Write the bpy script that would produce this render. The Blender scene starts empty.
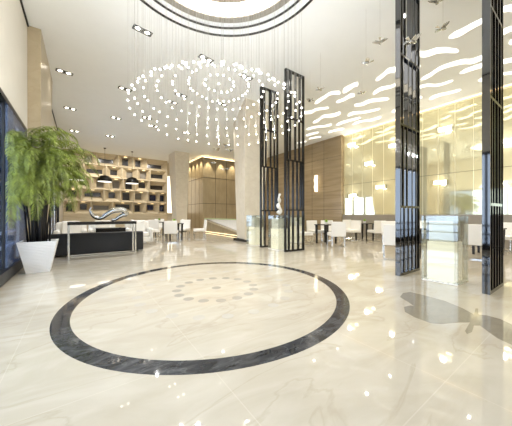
import bpy, math, random
from mathutils import Vector, Matrix
random.seed(7)
PI = math.pi
SC = bpy.context.scene
COL = SC.collection

# ------------------------------------------------------------------ camera
CAM_H = 1.1
F = 246.0
CX, CY = 256.0, 215.0
YAW = math.radians(35.3)
FW = Vector((math.sin(YAW), math.cos(YAW), 0))
RT = Vector((math.cos(YAW), -math.sin(YAW), 0))
CEIL = 5.45
XL, XR = -1.02, 11.7
YB, YN = 20.9, -4.5

def ray(px, py):
    return FW + RT * ((px - CX) / F) + Vector((0, 0, 1)) * ((CY - py) / F)
def at_z(px, py, z):
    r = ray(px, py); t = (z - CAM_H) / r.z
    return Vector((0, 0, CAM_H)) + r * t
def at_x(px, py, x):
    r = ray(px, py); return Vector((0, 0, CAM_H)) + r * (x / r.x)
def at_d(px, py, d):
    return Vector((0, 0, CAM_H)) + ray(px, py) * d

cam_data = bpy.data.cameras.new('camera')
cam = bpy.data.objects.new('camera', cam_data); COL.objects.link(cam)
cam.location = (0, 0, CAM_H)
cam.rotation_euler = (PI / 2, 0, -YAW)
cam_data.sensor_width = 36; cam_data.lens = 36 * F / 512
cam_data.shift_y = 2.0 / 512
cam_data.clip_start = 0.05
SC.camera = cam

# ------------------------------------------------------------------ materials
def new_mat(name):
    m = bpy.data.materials.new(name); m.use_nodes = True
    nt = m.node_tree; b = nt.nodes['Principled BSDF']
    return m, nt, b
def lin(c):
    return tuple(((v / 255) / 12.92 if v / 255 <= .04045 else ((v / 255 + .055) / 1.055) ** 2.4) for v in c)
def mat(name, rgb, rough=.5, metal=0., noise=0., nscale=6., ior=1.5, emit=None, es=0., stretch=None, bump=0., coat=0., spec=None):
    m, nt, b = new_mat(name)
    c = lin(rgb)
    b.inputs['Base Color'].default_value = (*c, 1)
    b.inputs['Roughness'].default_value = rough
    b.inputs['Metallic'].default_value = metal
    b.inputs['IOR'].default_value = ior
    if coat: b.inputs['Coat Weight'].default_value = coat; b.inputs['Coat Roughness'].default_value = .05
    if noise or bump:
        tc = nt.nodes.new('ShaderNodeTexCoord'); mp = nt.nodes.new('ShaderNodeMapping')
        nt.links.new(tc.outputs['Object'], mp.inputs['Vector'])
        if stretch: mp.inputs['Scale'].default_value = stretch
        n = nt.nodes.new('ShaderNodeTexNoise'); n.inputs['Scale'].default_value = nscale
        n.inputs['Detail'].default_value = 5
        nt.links.new(mp.outputs['Vector'], n.inputs['Vector'])
        if noise:
            r = nt.nodes.new('ShaderNodeValToRGB')
            r.color_ramp.elements[0].position = .3; r.color_ramp.elements[1].position = .7
            r.color_ramp.elements[0].color = (*[v * (1 - noise) for v in c], 1)
            r.color_ramp.elements[1].color = (*[min(1, v * (1 + noise)) for v in c], 1)
            nt.links.new(n.outputs['Fac'], r.inputs['Fac'])
            nt.links.new(r.outputs['Color'], b.inputs['Base Color'])
        if bump:
            bp = nt.nodes.new('ShaderNodeBump'); bp.inputs['Strength'].default_value = bump
            bp.inputs['Distance'].default_value = .01
            nt.links.new(n.outputs['Fac'], bp.inputs['Height']); nt.links.new(bp.outputs['Normal'], b.inputs['Normal'])
    if emit:
        b.inputs['Emission Color'].default_value = (*lin(emit), 1)
        b.inputs['Emission Strength'].default_value = es
    return m

def marble(name, base, vein, rough, scale=1.0, tiles=False, strength=.5, ior=1.5):
    m, nt, b = new_mat(name); N = nt.nodes.new; L = nt.links.new
    tc = N('ShaderNodeTexCoord')
    mp = N('ShaderNodeMapping'); mp.inputs['Rotation'].default_value = (.3, .2, .6)
    mp.inputs['Scale'].default_value = (scale * .7, scale * 1.7, scale)
    L(tc.outputs['Object'], mp.inputs['Vector'])
    n1 = N('ShaderNodeTexNoise'); n1.inputs['Scale'].default_value = 2.2; n1.inputs['Detail'].default_value = 8
    n1.inputs['Distortion'].default_value = 1.4
    L(mp.outputs['Vector'], n1.inputs['Vector'])
    r1 = N('ShaderNodeValToRGB'); e = r1.color_ramp.elements
    e[0].position = .3; e[1].position = .72
    bc, vc = lin(base), lin(vein)
    e[0].color = (*[v + (w - v) * strength for v, w in zip(bc, vc)], 1); e[1].color = (*bc, 1)
    L(n1.outputs['Fac'], r1.inputs['Fac'])
    n2 = N('ShaderNodeTexNoise'); n2.inputs['Scale'].default_value = 1.3; n2.inputs['Detail'].default_value = 9
    n2.inputs['Distortion'].default_value = .8
    L(mp.outputs['Vector'], n2.inputs['Vector'])
    r2 = N('ShaderNodeValToRGB'); e = r2.color_ramp.elements
    e[0].position = .485; e[0].color = (0, 0, 0, 1); e[1].position = .5; e[1].color = (1, 1, 1, 1)
    k = e.new(.515); k.color = (0, 0, 0, 1)
    L(n2.outputs['Fac'], r2.inputs['Fac'])
    mx = N('ShaderNodeMixRGB'); mx.inputs['Color2'].default_value = (*vc, 1)
    ml = N('ShaderNodeMath'); ml.operation = 'MULTIPLY'; ml.inputs[1].default_value = strength * .7
    L(r2.outputs['Color'], ml.inputs[0]); L(ml.outputs[0], mx.inputs['Fac']); L(r1.outputs['Color'], mx.inputs['Color1'])
    out = mx.outputs['Color']
    if tiles:
        sp = N('ShaderNodeSeparateXYZ'); L(tc.outputs['Object'], sp.inputs[0])
        fac = None
        for ax, off, per in (('X', 1.96, 1.2), ('Y', .6, 1.2)):
            a = N('ShaderNodeMath'); a.operation = 'SUBTRACT'; a.inputs[1].default_value = off - 60; L(sp.outputs[ax], a.inputs[0])
            d = N('ShaderNodeMath'); d.operation = 'MODULO'; d.inputs[1].default_value = per; L(a.outputs[0], d.inputs[0])
            c = N('ShaderNodeMath'); c.operation = 'LESS_THAN'; c.inputs[1].default_value = .006; L(d.outputs[0], c.inputs[0])
            if fac is None: fac = c.outputs[0]
            else:
                mm = N('ShaderNodeMath'); mm.operation = 'MAXIMUM'; L(fac, mm.inputs[0]); L(c.outputs[0], mm.inputs[1]); fac = mm.outputs[0]
        m2 = N('ShaderNodeMixRGB'); m2.inputs['Color2'].default_value = (*lin((246, 238, 220)), 1)
        sc = N('ShaderNodeMath'); sc.operation = 'MULTIPLY'; sc.inputs[1].default_value = .12; L(fac, sc.inputs[0])
        L(sc.outputs[0], m2.inputs['Fac']); L(out, m2.inputs['Color1']); out = m2.outputs['Color']
    L(out, b.inputs['Base Color'])
    b.inputs['Roughness'].default_value = rough; b.inputs['IOR'].default_value = ior
    return m

def wood(name, a, c, rough=.4, scale=(1, 1, 8), ior=1.5):
    m, nt, b = new_mat(name); N = nt.nodes.new; L = nt.links.new
    tc = N('ShaderNodeTexCoord'); mp = N('ShaderNodeMapping'); mp.inputs['Scale'].default_value = scale
    L(tc.outputs['Object'], mp.inputs['Vector'])
    n = N('ShaderNodeTexNoise'); n.inputs['Scale'].default_value = 2.5; n.inputs['Detail'].default_value = 6; n.inputs['Distortion'].default_value = .4
    L(mp.outputs['Vector'], n.inputs['Vector'])
    r = N('ShaderNodeValToRGB'); e = r.color_ramp.elements
    e[0].position = .35; e[0].color = (*lin(a), 1); e[1].position = .68; e[1].color = (*lin(c), 1)
    L(n.outputs['Fac'], r.inputs['Fac']); L(r.outputs['Color'], b.inputs['Base Color'])
    b.inputs['Roughness'].default_value = rough; b.inputs['IOR'].default_value = ior
    return m

def emis(name, rgb, s):
    m, nt, b = new_mat(name)
    b.inputs['Base Color'].default_value = (*lin(rgb), 1)
    b.inputs['Emission Color'].default_value = (*lin(rgb), 1)
    b.inputs['Emission Strength'].default_value = s
    return m

def glass(name, tint=(235, 242, 240), ior=1.5):
    m = bpy.data.materials.new(name); m.use_nodes = True; nt = m.node_tree
    for n in list(nt.nodes): nt.nodes.remove(n)
    N = nt.nodes.new; L = nt.links.new
    o = N('ShaderNodeOutputMaterial'); mx = N('ShaderNodeMixShader'); t = N('ShaderNodeBsdfTransparent'); g = N('ShaderNodeBsdfGlossy')
    lw = N('ShaderNodeLayerWeight'); lw.inputs['Blend'].default_value = .5
    pw = N('ShaderNodeMath'); pw.operation = 'POWER'; pw.inputs[1].default_value = 5; L(lw.outputs['Facing'], pw.inputs[0])
    f0 = ((ior - 1) / (ior + 1)) ** 2
    fr = N('ShaderNodeMath'); fr.operation = 'MULTIPLY_ADD'; fr.inputs[1].default_value = 1 - f0; fr.inputs[2].default_value = f0
    L(pw.outputs[0], fr.inputs[0])
    t.inputs['Color'].default_value = (*lin(tint), 1); g.inputs['Roughness'].default_value = .01
    L(fr.outputs[0], mx.inputs[0]); L(t.outputs[0], mx.inputs[1]); L(g.outputs[0], mx.inputs[2]); L(mx.outputs[0], o.inputs['Surface'])
    return m

M = {}
M['floor'] = marble('cream polished marble', (197, 189, 172), (166, 153, 130), .03, scale=.8, tiles=True, strength=.55, ior=1.42)
M['dark_marble'] = marble('black veined marble', (30, 31, 34), (150, 150, 150), .06, scale=3, strength=.25)
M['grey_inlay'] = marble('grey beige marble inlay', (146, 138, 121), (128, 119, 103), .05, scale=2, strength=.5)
M['disc_inlay'] = mat('taupe stone disc', (160, 154, 142), .08, noise=.06)
M['disc_pale'] = mat('pale taupe stone disc', (188, 181, 168), .08, noise=.05)
M['ceiling'] = mat('matt warm white plaster', (238, 239, 238), .9, noise=.01, nscale=3)
M['wall'] = mat('matt cream plaster wall', (214, 209, 198), .85, noise=.015, nscale=3)
M['column'] = marble('beige limestone', (226, 217, 199), (206, 194, 173), .4, scale=1.6, strength=.6)
M['tan_column'] = marble('tan limestone', (192, 178, 150), (174, 156, 128), .3, scale=1.6, strength=.6)
M['black_trim'] = mat('black trim paint', (22, 21, 20), .4, noise=.05)
M['black_gloss'] = mat('black gloss lacquer', (10, 10, 11), .04, ior=2.15, noise=.05)
M['dark_metal'] = mat('dark bronze metal', (38, 35, 32), .25, metal=.3, noise=.05)
M['chrome'] = mat('polished chrome', (225, 225, 222), .07, metal=1, noise=.02)
M['silver'] = mat('polished silver casting', (215, 215, 212), .12, metal=1, noise=.05, nscale=10)
M['wire'] = mat('steel wire', (190, 188, 182), .3, metal=.6, noise=.03)
M['mirror'] = mat('gold tinted mirror', (244, 238, 200), .035, metal=.66, noise=.02, nscale=1)
M['joint'] = mat('pale brass joint', (235, 228, 200), .3, metal=.4, noise=.02)
M['dado'] = mat('taupe grey panel', (142, 133, 118), .35, noise=.04)
M['wood_wall'] = wood('brown grey wood veneer', (146, 128, 99), (166, 147, 117), .2, scale=(1, .25, 3))
M['wood_block'] = wood('taupe metallic panel', (156, 140, 110), (168, 152, 122), .3, scale=(2, 2, .6))
M['groove'] = mat('dark joint', (52, 44, 36), .7, noise=.05)
M['shelf'] = wood('light oak veneer', (190, 175, 147), (206, 193, 166), .5, scale=(.6, 1, 5))
M['niche_back'] = mat('smoky dark panel', (56, 54, 54), .25, noise=.15, nscale=3)
M['niche_blue'] = mat('deep blue panel', (24, 34, 74), .25, noise=.15, nscale=3)
M['niche_grey'] = mat('grey panel', (130, 124, 114), .35, noise=.1, nscale=3)
M['white_leather'] = mat('white leather', (238, 234, 226), .38, noise=.02, bump=.05, nscale=60)
M['white_fabric'] = mat('white fabric', (236, 233, 226), .85, noise=.02, bump=.1, nscale=90)
M['black_fabric'] = mat('charcoal black leather', (26, 26, 27), .5, noise=.08, bump=.05, nscale=80)
M['black_table'] = mat('black table lacquer', (28, 25, 23), .25, noise=.06)
M['lamp_black'] = mat('black lamp enamel', (16, 15, 15), .35, noise=.05)
M['pot'] = None
M['soil'] = mat('dark potting soil', (44, 34, 26), .95, noise=.3, nscale=40, bump=.5)
M['leaf'] = mat('fern green leaf', (130, 142, 62), .4, noise=.6, nscale=9)
M['leaf_bright'] = mat('bright green leaf', (150, 190, 60), .5, noise=.25, nscale=20)
M['stem'] = mat('dark brown stem', (24, 20, 17), .6, noise=.2, nscale=30)
M['frame_blue'] = mat('slate grey window metal', (78, 88, 110), .3, metal=.3, noise=.04)
def frosted(name, rgb):
    m, nt, b = new_mat(name); N = nt.nodes.new; L = nt.links.new
    b.inputs['Base Color'].default_value = (*lin(rgb), 1); b.inputs['Roughness'].default_value = .08
    t = N('ShaderNodeBsdfTransparent'); t.inputs['Color'].default_value = (.8, .88, 1, 1)
    mx = N('ShaderNodeMixShader'); mx.inputs[0].default_value = .45
    L(b.outputs[0], mx.inputs[1]); L(t.outputs[0], mx.inputs[2]); L(mx.outputs[0], nt.nodes['Material Output'].inputs['Surface'])
    return m
M['spandrel'] = frosted('blue grey frosted glass', (104, 120, 152))
M['rail_white'] = mat('white rail paint', (222, 224, 226), .4, noise=.02)
M['ext_dark'] = mat('black neighbouring facade', (4, 5, 7), .95, noise=.2, ior=1.01)
M['ext_pave'] = mat('pale concrete paving', (226, 228, 232), .9, noise=.04)
M['ext_ground'] = mat('dark blue asphalt', (18, 24, 44), .95, noise=.2, ior=1.01)
M['glass'] = glass('clear glass', tint=(240, 243, 243), ior=1.2)
M['case_glass'] = glass('clear case glass', (244, 246, 242), ior=2.2)
M['green_glass'] = mat('green glass slab', (186, 196, 150), .08, noise=.05)
M['wave'] = emis('warm white light diffuser', (255, 252, 244), .8)
M['drum'] = emis('lit crystal curtain', (255, 247, 228), 1.3)
M['globe'] = emis('glowing glass globe', (255, 250, 238), 4)
M['led'] = emis('warm led strip', (255, 226, 176), 5)
M['pendant_glow'] = emis('lit pendant diffuser', (255, 250, 240), 1.0)
M['led_small'] = emis('small shelf light', (255, 228, 178), 1.6)
M['led_soft'] = emis('soft warm led strip', (255, 226, 176), 1.3)
M['sconce'] = emis('lit sconce glass', (255, 240, 206), 1.4)
M['lens'] = emis('lit downlight lens', (255, 246, 228), 9)
M['onyx'] = emis('backlit cream onyx', (250, 241, 222), .27)
M['panel_lit'] = emis('backlit cream panel', (255, 244, 220), .9)
M['white_gloss'] = mat('white glazed ceramic', (240, 236, 228), .12, noise=.02)
M['grey_band'] = mat('grey satin metal ring', (150, 145, 136), .4, metal=.2, noise=.03)
M['canopy'] = mat('grey brown canopy plate', (110, 100, 86), .5, noise=.06)

def pot_material():
    m, nt, b = new_mat('rippled white planter'); N = nt.nodes.new; L = nt.links.new
    b.inputs['Base Color'].default_value = (*lin((236, 233, 228)), 1); b.inputs['Roughness'].default_value = .5
    tc = N('ShaderNodeTexCoord'); w = N('ShaderNodeTexWave'); w.bands_direction = 'Z'
    w.inputs['Scale'].default_value = 11; w.inputs['Distortion'].default_value = 2.5; w.inputs['Detail'].default_value = 2
    L(tc.outputs['Object'], w.inputs['Vector'])
    bp = N('ShaderNodeBump'); bp.inputs['Strength'].default_value = .6; bp.inputs['Distance'].default_value = .012
    L(w.outputs['Fac'], bp.inputs['Height']); L(bp.outputs['Normal'], b.inputs['Normal'])
    return m
M['pot'] = pot_material()

def leafy(m):
    nt = m.node_tree; b = nt.nodes['Principled BSDF']; N = nt.nodes.new; L = nt.links.new
    t = N('ShaderNodeBsdfTranslucent'); mx = N('ShaderNodeMixShader'); mx.inputs[0].default_value = .22
    src = b.inputs['Base Color'].links[0].from_socket
    L(src, t.inputs['Color']); L(b.outputs[0], mx.inputs[1]); L(t.outputs[0], mx.inputs[2])
    L(mx.outputs[0], nt.nodes['Material Output'].inputs['Surface'])
leafy(M['leaf']); leafy(M['leaf_bright'])

# ------------------------------------------------------------------ mesh building
class MB:
    def __init__(s): s.v = []; s.f = []
    def add(s, vs, fs):
        o = len(s.v); s.v += [tuple(v) for v in vs]; s.f += [tuple(i + o for i in f) for f in fs]; return s
    def hexa(s, b, t):     # four bottom points (ccw), four top points
        return s.add(list(b) + list(t), [(3, 2, 1, 0), (4, 5, 6, 7), (0, 1, 5, 4), (1, 2, 6, 5), (2, 3, 7, 6), (3, 0, 4, 7)])
    def box(s, x0, x1, y0, y1, z0, z1):
        b = [(x0, y0, z0), (x1, y0, z0), (x1, y1, z0), (x0, y1, z0)]
        t = [(x0, y0, z1), (x1, y0, z1), (x1, y1, z1), (x0, y1, z1)]
        return s.hexa(b, t)
    def tube(s, pts, r, n=8, cap=True):
        pts = [Vector(p) for p in pts]; rs = r if isinstance(r, (list, tuple)) else [r] * len(pts)
        o = len(s.v); up = None
        for i, p in enumerate(pts):
            t = (pts[min(i + 1, len(pts) - 1)] - pts[max(i - 1, 0)]).normalized()
            if up is None: up = t.orthogonal().normalized()
            else:
                up = up - t * up.dot(t)
                up = up.normalized() if up.length > 1e-6 else t.orthogonal().normalized()
            w = t.cross(up)
            for k in range(n):
                a = 2 * PI * k / n
                s.v.append(tuple(p + (up * math.cos(a) + w * math.sin(a)) * rs[i]))
        for i in range(len(pts) - 1):
            for k in range(n):
                a = o + i * n + k; b = o + i * n + (k + 1) % n
                s.f.append((a, b, b + n, a + n))
        if cap:
            s.f.append(tuple(o + k for k in reversed(range(n))))
            s.f.append(tuple(o + (len(pts) - 1) * n + k for k in range(n)))
        return s
    def lathe(s, prof, c=(0, 0, 0), n=32, closed=False):
        o = len(s.v); m = len(prof)
        for k in range(n):
            a = 2 * PI * k / n
            for (r, z) in prof: s.v.append((c[0] + r * math.cos(a), c[1] + r * math.sin(a), c[2] + z))
        for k in range(n):
            k2 = (k + 1) % n
            for i in range(m if closed else m - 1):
                j = (i + 1) % m
                s.f.append((o + k * m + i, o + k2 * m + i, o + k2 * m + j, o + k * m + j))
        return s
    def prism(s, poly, z0, z1):     # polygon in xy
        n = len(poly)
        vs = [(x, y, z0) for x, y in poly] + [(x, y, z1) for x, y in poly]
        fs = [tuple(reversed(range(n))), tuple(range(n, 2 * n))] + [(i, (i + 1) % n, n + (i + 1) % n, n + i) for i in range(n)]
        return s.add(vs, fs)
    def sphere(s, c, r, n=10, m=6, sc=(1, 1, 1)):
        prof = [(max(r * math.sin(PI * i / m), 1e-5), -r * math.cos(PI * i / m)) for i in range(m + 1)]
        o = len(s.v)
        s.lathe(prof, (0, 0, 0), n)
        for i in range(o, len(s.v)):
            v = s.v[i]; s.v[i] = (c[0] + v[0] * sc[0], c[1] + v[1] * sc[1], c[2] + v[2] * sc[2])
        return s
    def build(s, name, m, parent=None, smooth=False, bevel=0, subd=0):
        me = bpy.data.meshes.new(name); me.from_pydata(s.v, [], s.f); me.update()
        if smooth:
            for p in me.polygons: p.use_smooth = True
        o = bpy.data.objects.new(name, me); COL.objects.link(o)
        if m is not None: me.materials.append(m)
        if parent is not None: o.parent = parent
        if bevel:
            b = o.modifiers.new('bevel', 'BEVEL'); b.width = bevel; b.segments = 3; b.limit_method = 'ANGLE'
        if subd:
            d = o.modifiers.new('subd', 'SUBSURF'); d.levels = subd; d.render_levels = subd
        return o

def tag(o, label=None, cat=None, group=None, kind=None):
    if label: o['label'] = label
    if cat: o['category'] = cat
    if group: o['group'] = group
    if kind: o['kind'] = kind
    return o
def empty(name, loc, rz=0, label=None, cat=None, group=None, kind=None):
    o = bpy.data.objects.new(name, None); COL.objects.link(o)
    o.location = loc; o.rotation_euler = (0, 0, rz); o.empty_display_size = .1
    return tag(o, label, cat, group, kind)
def dup(o, parent=None):
    c = o.copy(); COL.objects.link(c)
    if parent is not None: c.parent = parent
    for ch in list(o.children): dup(ch, c)
    return c
def place(proto, first, loc, rz, label, group=None):
    o = proto if first else dup(proto)
    o.location = loc; o.rotation_euler = (0, 0, rz); o['label'] = label
    if group: o['group'] = group
    return o
def struct(o, label=None): o['kind'] = 'structure'; 
def S(mb, name, m, parent=None, **k):
    o = mb.build(name, m, parent, **k)
    if parent is None: o['kind'] = 'structure'
    return o

# ------------------------------------------------------------------ setting: floor with inlays
RC = (1.66, 3.38)          # centre of floor ring, chandelier and ceiling recess
floor = S(MB().box(XL - .02, XR + .2, YN, YB + .2, -.12, 0), 'floor', M['floor'])
def oval(mb, kd, kl):      # stretch about the ring centre along and across the hall
    for i, v in enumerate(mb.v):
        d = Vector((v[0] - RC[0], v[1] - RC[1], 0)); a = d.dot(FW) * kd; b = d.dot(RT) * kl
        q = FW * a + RT * b; mb.v[i] = (RC[0] + q.x, RC[1] + q.y, v[2])
    return mb
KD, KL = 1.04, .955
def ring(r0, r1, z0, z1, c=RC, n=128):
    return MB().lathe([(r0, z0), (r1, z0), (r1, z1), (r0, z1)], (c[0], c[1], 0), n, closed=True)
oval(ring(1.79, 1.95, -.01, .0015), KD, KL).build('inlay_ring', M['dark_marble'], floor)
for R, n, r, mm, off in ((.57, 16, .068, 'disc_inlay', .1), (1.08, 22, .066, 'disc_pale', .3)):
    for k in range(n):
        a = 2 * PI * (k + off) / n
        MB().lathe([(1e-4, .0012), (r, .0012), (r, -.005)], (RC[0] + R * math.cos(a), RC[1] + R * math.sin(a), 0), 20).build('inlay_disc', M[mm], floor)
MB().lathe([(1e-4, .0012), (.07, .0012), (.07, -.005)], (RC[0], RC[1], 0), 20).build('inlay_disc', M['disc_inlay'], floor)
# curved grey marble figure let into the floor on the right
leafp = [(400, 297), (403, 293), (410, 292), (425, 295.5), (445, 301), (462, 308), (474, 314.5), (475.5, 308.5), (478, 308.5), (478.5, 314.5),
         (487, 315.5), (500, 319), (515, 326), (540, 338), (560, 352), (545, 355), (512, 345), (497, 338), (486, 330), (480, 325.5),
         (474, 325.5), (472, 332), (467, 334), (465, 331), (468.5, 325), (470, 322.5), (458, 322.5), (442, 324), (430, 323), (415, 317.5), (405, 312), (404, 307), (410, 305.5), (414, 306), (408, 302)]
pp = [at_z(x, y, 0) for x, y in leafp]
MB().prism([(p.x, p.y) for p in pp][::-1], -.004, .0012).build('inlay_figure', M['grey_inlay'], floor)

# ------------------------------------------------------------------ ceiling with round recess
HX, HY, HH = RC[0] + FW.x * .28, RC[1] + FW.y * .28, 2.35
R1, R2, R3, R4 = 1.97, 1.82, 1.70, 1.57
cm = MB()
N = 96
def square_pt(a):
    c, s = math.cos(a), math.sin(a); k = HH / max(abs(c), abs(s)); return (HX + c * k, HY + s * k)
circ = []; sq = []
for k in range(N):
    a = 2 * PI * k / N
    circ.append((HX + R1 * math.cos(a), HY + R1 * math.sin(a))); sq.append(square_pt(a))
for z0, z1 in ((CEIL, CEIL + .12),):
    vs = [(x, y, z) for z in (z0, z1) for L_ in (circ, sq) for x, y in L_]
    fs = []
    for k in range(N):
        j = (k + 1) % N
        fs.append((k, k + N, j + N, j)); fs.append((2 * N + k, 2 * N + j, 3 * N + j, 3 * N + k))
    cm.add(vs, fs)
X0, X1, Y0, Y1 = XL - .2, XR + .2, YN - .2, YB + .2
a0, a1, b0, b1 = HX - HH, HX + HH, HY - HH, HY + HH
if a0 < X0: X0 = a0 - .01
for (x0, x1, y0, y1) in ((X0, X1, Y0, b0), (X0, X1, b1, Y1), (X0, a0, b0, b1), (a1, X1, b0, b1)):
    cm.box(x0, x1, y0, y1, CEIL, CEIL + .12)
# stepped recess above the hole
cm.lathe([(R1, CEIL), (R1, CEIL + .07), (R2, CEIL + .07), (R2, CEIL + .13), (R3, CEIL + .13), (R3, CEIL + .16)], (HX, HY, 0), N)
cm.lathe([(1e-3, 6.12), (R1 + .2, 6.12), (R1 + .2, CEIL + .05)], (HX, HY, 0), N)
ceiling = S(cm, 'ceiling', M['ceiling'])
ring(R1 - .015, R1 + .03, CEIL - .012, CEIL + .01, (HX, HY)).build('trim_ring', M['black_trim'], ceiling)
ring(R2 - .015, R2 + .025, CEIL + .058, CEIL + .08, (HX, HY)).build('trim_ring', M['black_trim'], ceiling)
ring(R4, R3 + .01, CEIL + .10, CEIL + .2, (HX, HY)).build('recess_band', M['grey_band'], ceiling)
dm = MB()
for k in range(144):      # pleated glowing curtain
    a, b = 2 * PI * k / 144, 2 * PI * (k + 1) / 144
    ra, rb = R4 - (.02 if k % 2 else 0), R4 - (.02 if (k + 1) % 2 else 0)
    dm.add([(HX + ra * math.cos(a), HY + ra * math.sin(a), CEIL + .12), (HX + rb * math.cos(b), HY + rb * math.sin(b), CEIL + .12),
            (HX + rb * math.cos(b), HY + rb * math.sin(b), CEIL + .66), (HX + ra * math.cos(a), HY + ra * math.sin(a), CEIL + .66)], [(3, 2, 1, 0)])
dm.build('light_curtain', M['drum'], ceiling)

# ------------------------------------------------------------------ walls
WY1, WY2 = 5.83, 7.6      # clear glazing ends, spandrel ends
WT = 3.0
def left_wall():
    w = MB()
    x0, x1 = XL - .18, XL
    w.box(x0, x1, YN, YB + .2, WT + .06, CEIL)
    w.box(x0, x1, WY2, 10.5, 0, WT + .06)
    w.box(x0, x1, 17.4, YB + .2, 0, WT + .06)
    w.box(x0, x1, YN, WY2, -.12, .02)
    w.box(x0, x1, 10.5, 17.4, -.12, .02)
    return S(w, 'wall_left', M['wall'])
left_wall()
def window(name, y0, y1, mull, span=None, mw=.03):
    fr = MB()
    xa, xb = XL - .12, XL + .0
    fr.box(xa, xb, y0, y1, WT - .02, WT + .06)
    fr.box(xa, xb + .03, y0, y1, .02, .2)
    fr.box(xa, xb, y0, y0 + .06, .2, WT - .02); fr.box(xa, xb, y1 - .06, y1, .2, WT - .02)
    w = S(fr, name, M['black_trim'])
    for y in mull: MB().box(xa + .045, xa + .08, y - mw, y + mw, .2, WT - .02).build('mullion', M['black_trim'], w)
    ye = span if span else y1 - .06
    MB().box(xa + .055, xa + .065, y0 + .06, ye, .2, WT - .02).build('glass_pane', M['glass'], w)
    if span: MB().box(xa + .085, xb - .005, span, y1 - .06, .2, WT - .02).build('spandrel_pane', M['spandrel'], w)
    r = MB()
    for z in (.46, .74): r.box(xa - .09, xa - .05, y0, y1 + (1.9 if span else 0), z, z + .05)
    r.build('guard_rail', M['rail_white'], w)
    return w
window('window_1', YN, WY2, [y for y in (-3, -1.3, .4, 2.1, 3.9, 5.83)], span=WY1)
window('window_2', 10.5, 17.4, [11.9, 13.25, 14.6, 15.95], mw=.11)
S(MB().box(XL - .18, XR + .2, YN - .2, YN, 0, CEIL), 'wall_front', M['wall'])
S(MB().box(XL - .18, XR + .2, YB, YB + .2, 0, CEIL), 'wall_back', M['wall'])
S(MB().box(XL - .02, XL + .03, YN, 20.3, CEIL - .035, CEIL), 'trim_1', M['black_trim'])
# outside
S(MB().box(-40, XL - .22, YN - 20, 40, -.3, -.13), 'ground_outside', M['ext_pave'])
S(MB().box(-4.5, XL - .22, 5.2, 9.6, -.13, -.11), 'road_outside', M['ext_ground'])
S(MB().box(-9, XL - .25, 9.6, 10.2, -.13, 9), 'wall_exterior', M['ext_dark'])

# right wall with mirrored cladding
wr = S(MB().box(XR, XR + .2, YN, YB, 0, CEIL), 'wall_right', M['wall'])
ys = 8.2; k = 0
PW = .546
while ys - PW > YN:
    MB().box(XR - .03, XR - .005, ys - PW + .006, ys - .006, 1.12, CEIL - .09).build('mirror_panel', M['mirror'], wr)
    MB().box(XR - .034, XR - .004, ys - PW - .007, ys - PW + .007, 1.12, CEIL - .09).build('joint_strip', M['joint'], wr)
    ys -= PW
MB().box(XR - .036, XR - .004, YN, 8.2, 2.72, 2.735).build('joint_strip', M['groove'], wr)
MB().box(XR - .09, XR - .03, YN + .1, 8.15, CEIL - .03, CEIL - .008).build('cove_light', M['led_soft'], wr)
S(MB().box(XR - .14, XR, YN, 8.2, 0, 1.11), 'trim_2', M['dado'], bevel=.008)
# wood clad wall
wm = MB(); XW = 11.5
ww = S(MB().box(XW, XR - .001, 8.22, 16.8, 0, CEIL - .001), 'wall_wood', M['wood_wall'])
g = MB()
for y in (9.4, 10.3, 11.4, 12.6, 13.8, 15.0, 16.1): g.box(XW - .004, XW + .01, y - .008, y + .008, 0, CEIL - .01)
for z in (1.4, 4.35): g.box(XW - .004, XW + .01, 8.22, 16.8, z - .006, z + .006)
g.build('groove', M['groove'], ww)

# lift core block clad in taupe panels
core = S(MB().box(7.22, XR - .01, 16.87, YB - .001, 0, CEIL - .14), 'wall_core', M['wood_block'])
g = MB()
for z in (1.95, 3.85): g.box(7.21, XR - .02, 16.862, 16.9, z - .012, z + .012); g.box(7.212, 7.25, 16.862, YB - .01, z - .012, z + .012)
for x in (8.2, 9.15, 10.1, 11.05): g.box(x - .01, x + .01, 16.862, 16.9, 0, CEIL - .2)
for y in (17.6, 18.4, 19.2, 20.0): g.box(7.212, 7.25, y - .01, y + .01, 0, CEIL - .2)
g.build('groove', M['groove'], core)
MB().box(7.12, XR - .02, 16.76, YB - .02, CEIL - .2, CEIL - .14).build('cornice', M['wood_block'], core)
MB().box(7.3, XR - .1, 16.86, 16.9, CEIL - .12, CEIL - .09).build('cove_light', M['led'], core)
MB().box(7.24, 7.28, 16.9, YB - .1, CEIL - .12, CEIL - .09).build('cove_light', M['led'], core)

# columns
def column(name, bx0, bx1, by0, by1, tx0, tx1, ty0, ty1, m, tl=None, bl=None):
    b = [(bx0, by0, 0), (bx1, by0, 0), (bx1, by1, 0), (bx0, by1, 0)]
    t = [(tx0, ty0, CEIL), (tx1, ty0, CEIL), (tx1, ty1, CEIL), (tx0, ty1, CEIL)]
    if tl: t[3] = (*tl, CEIL)
    if bl: b[3] = (*bl, 0)
    o = S(MB().hexa(b, t), name, m)
    MB().box(bx0 - .012, bx1 + .012, by0 - .012, by1 + .012, 0, .11).build('skirting', M['dark_metal'], o)
    return o
column('column', 5.40, 6.2, 8.42, 9.3, 4.95, 6.2, 7.68, 10.15, M['column'], (5.9, 10.2), (5.56, 9.3))
column('column', 5.32, 6.0, 16.9, 17.8, 5.15, 6.15, 16.75, 18.3, M['column'])
column('column', XL + .001, -.80, 7.68, 9.4, XL + .001, -.78, 7.62, 10.4, M['tan_column'])

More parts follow.
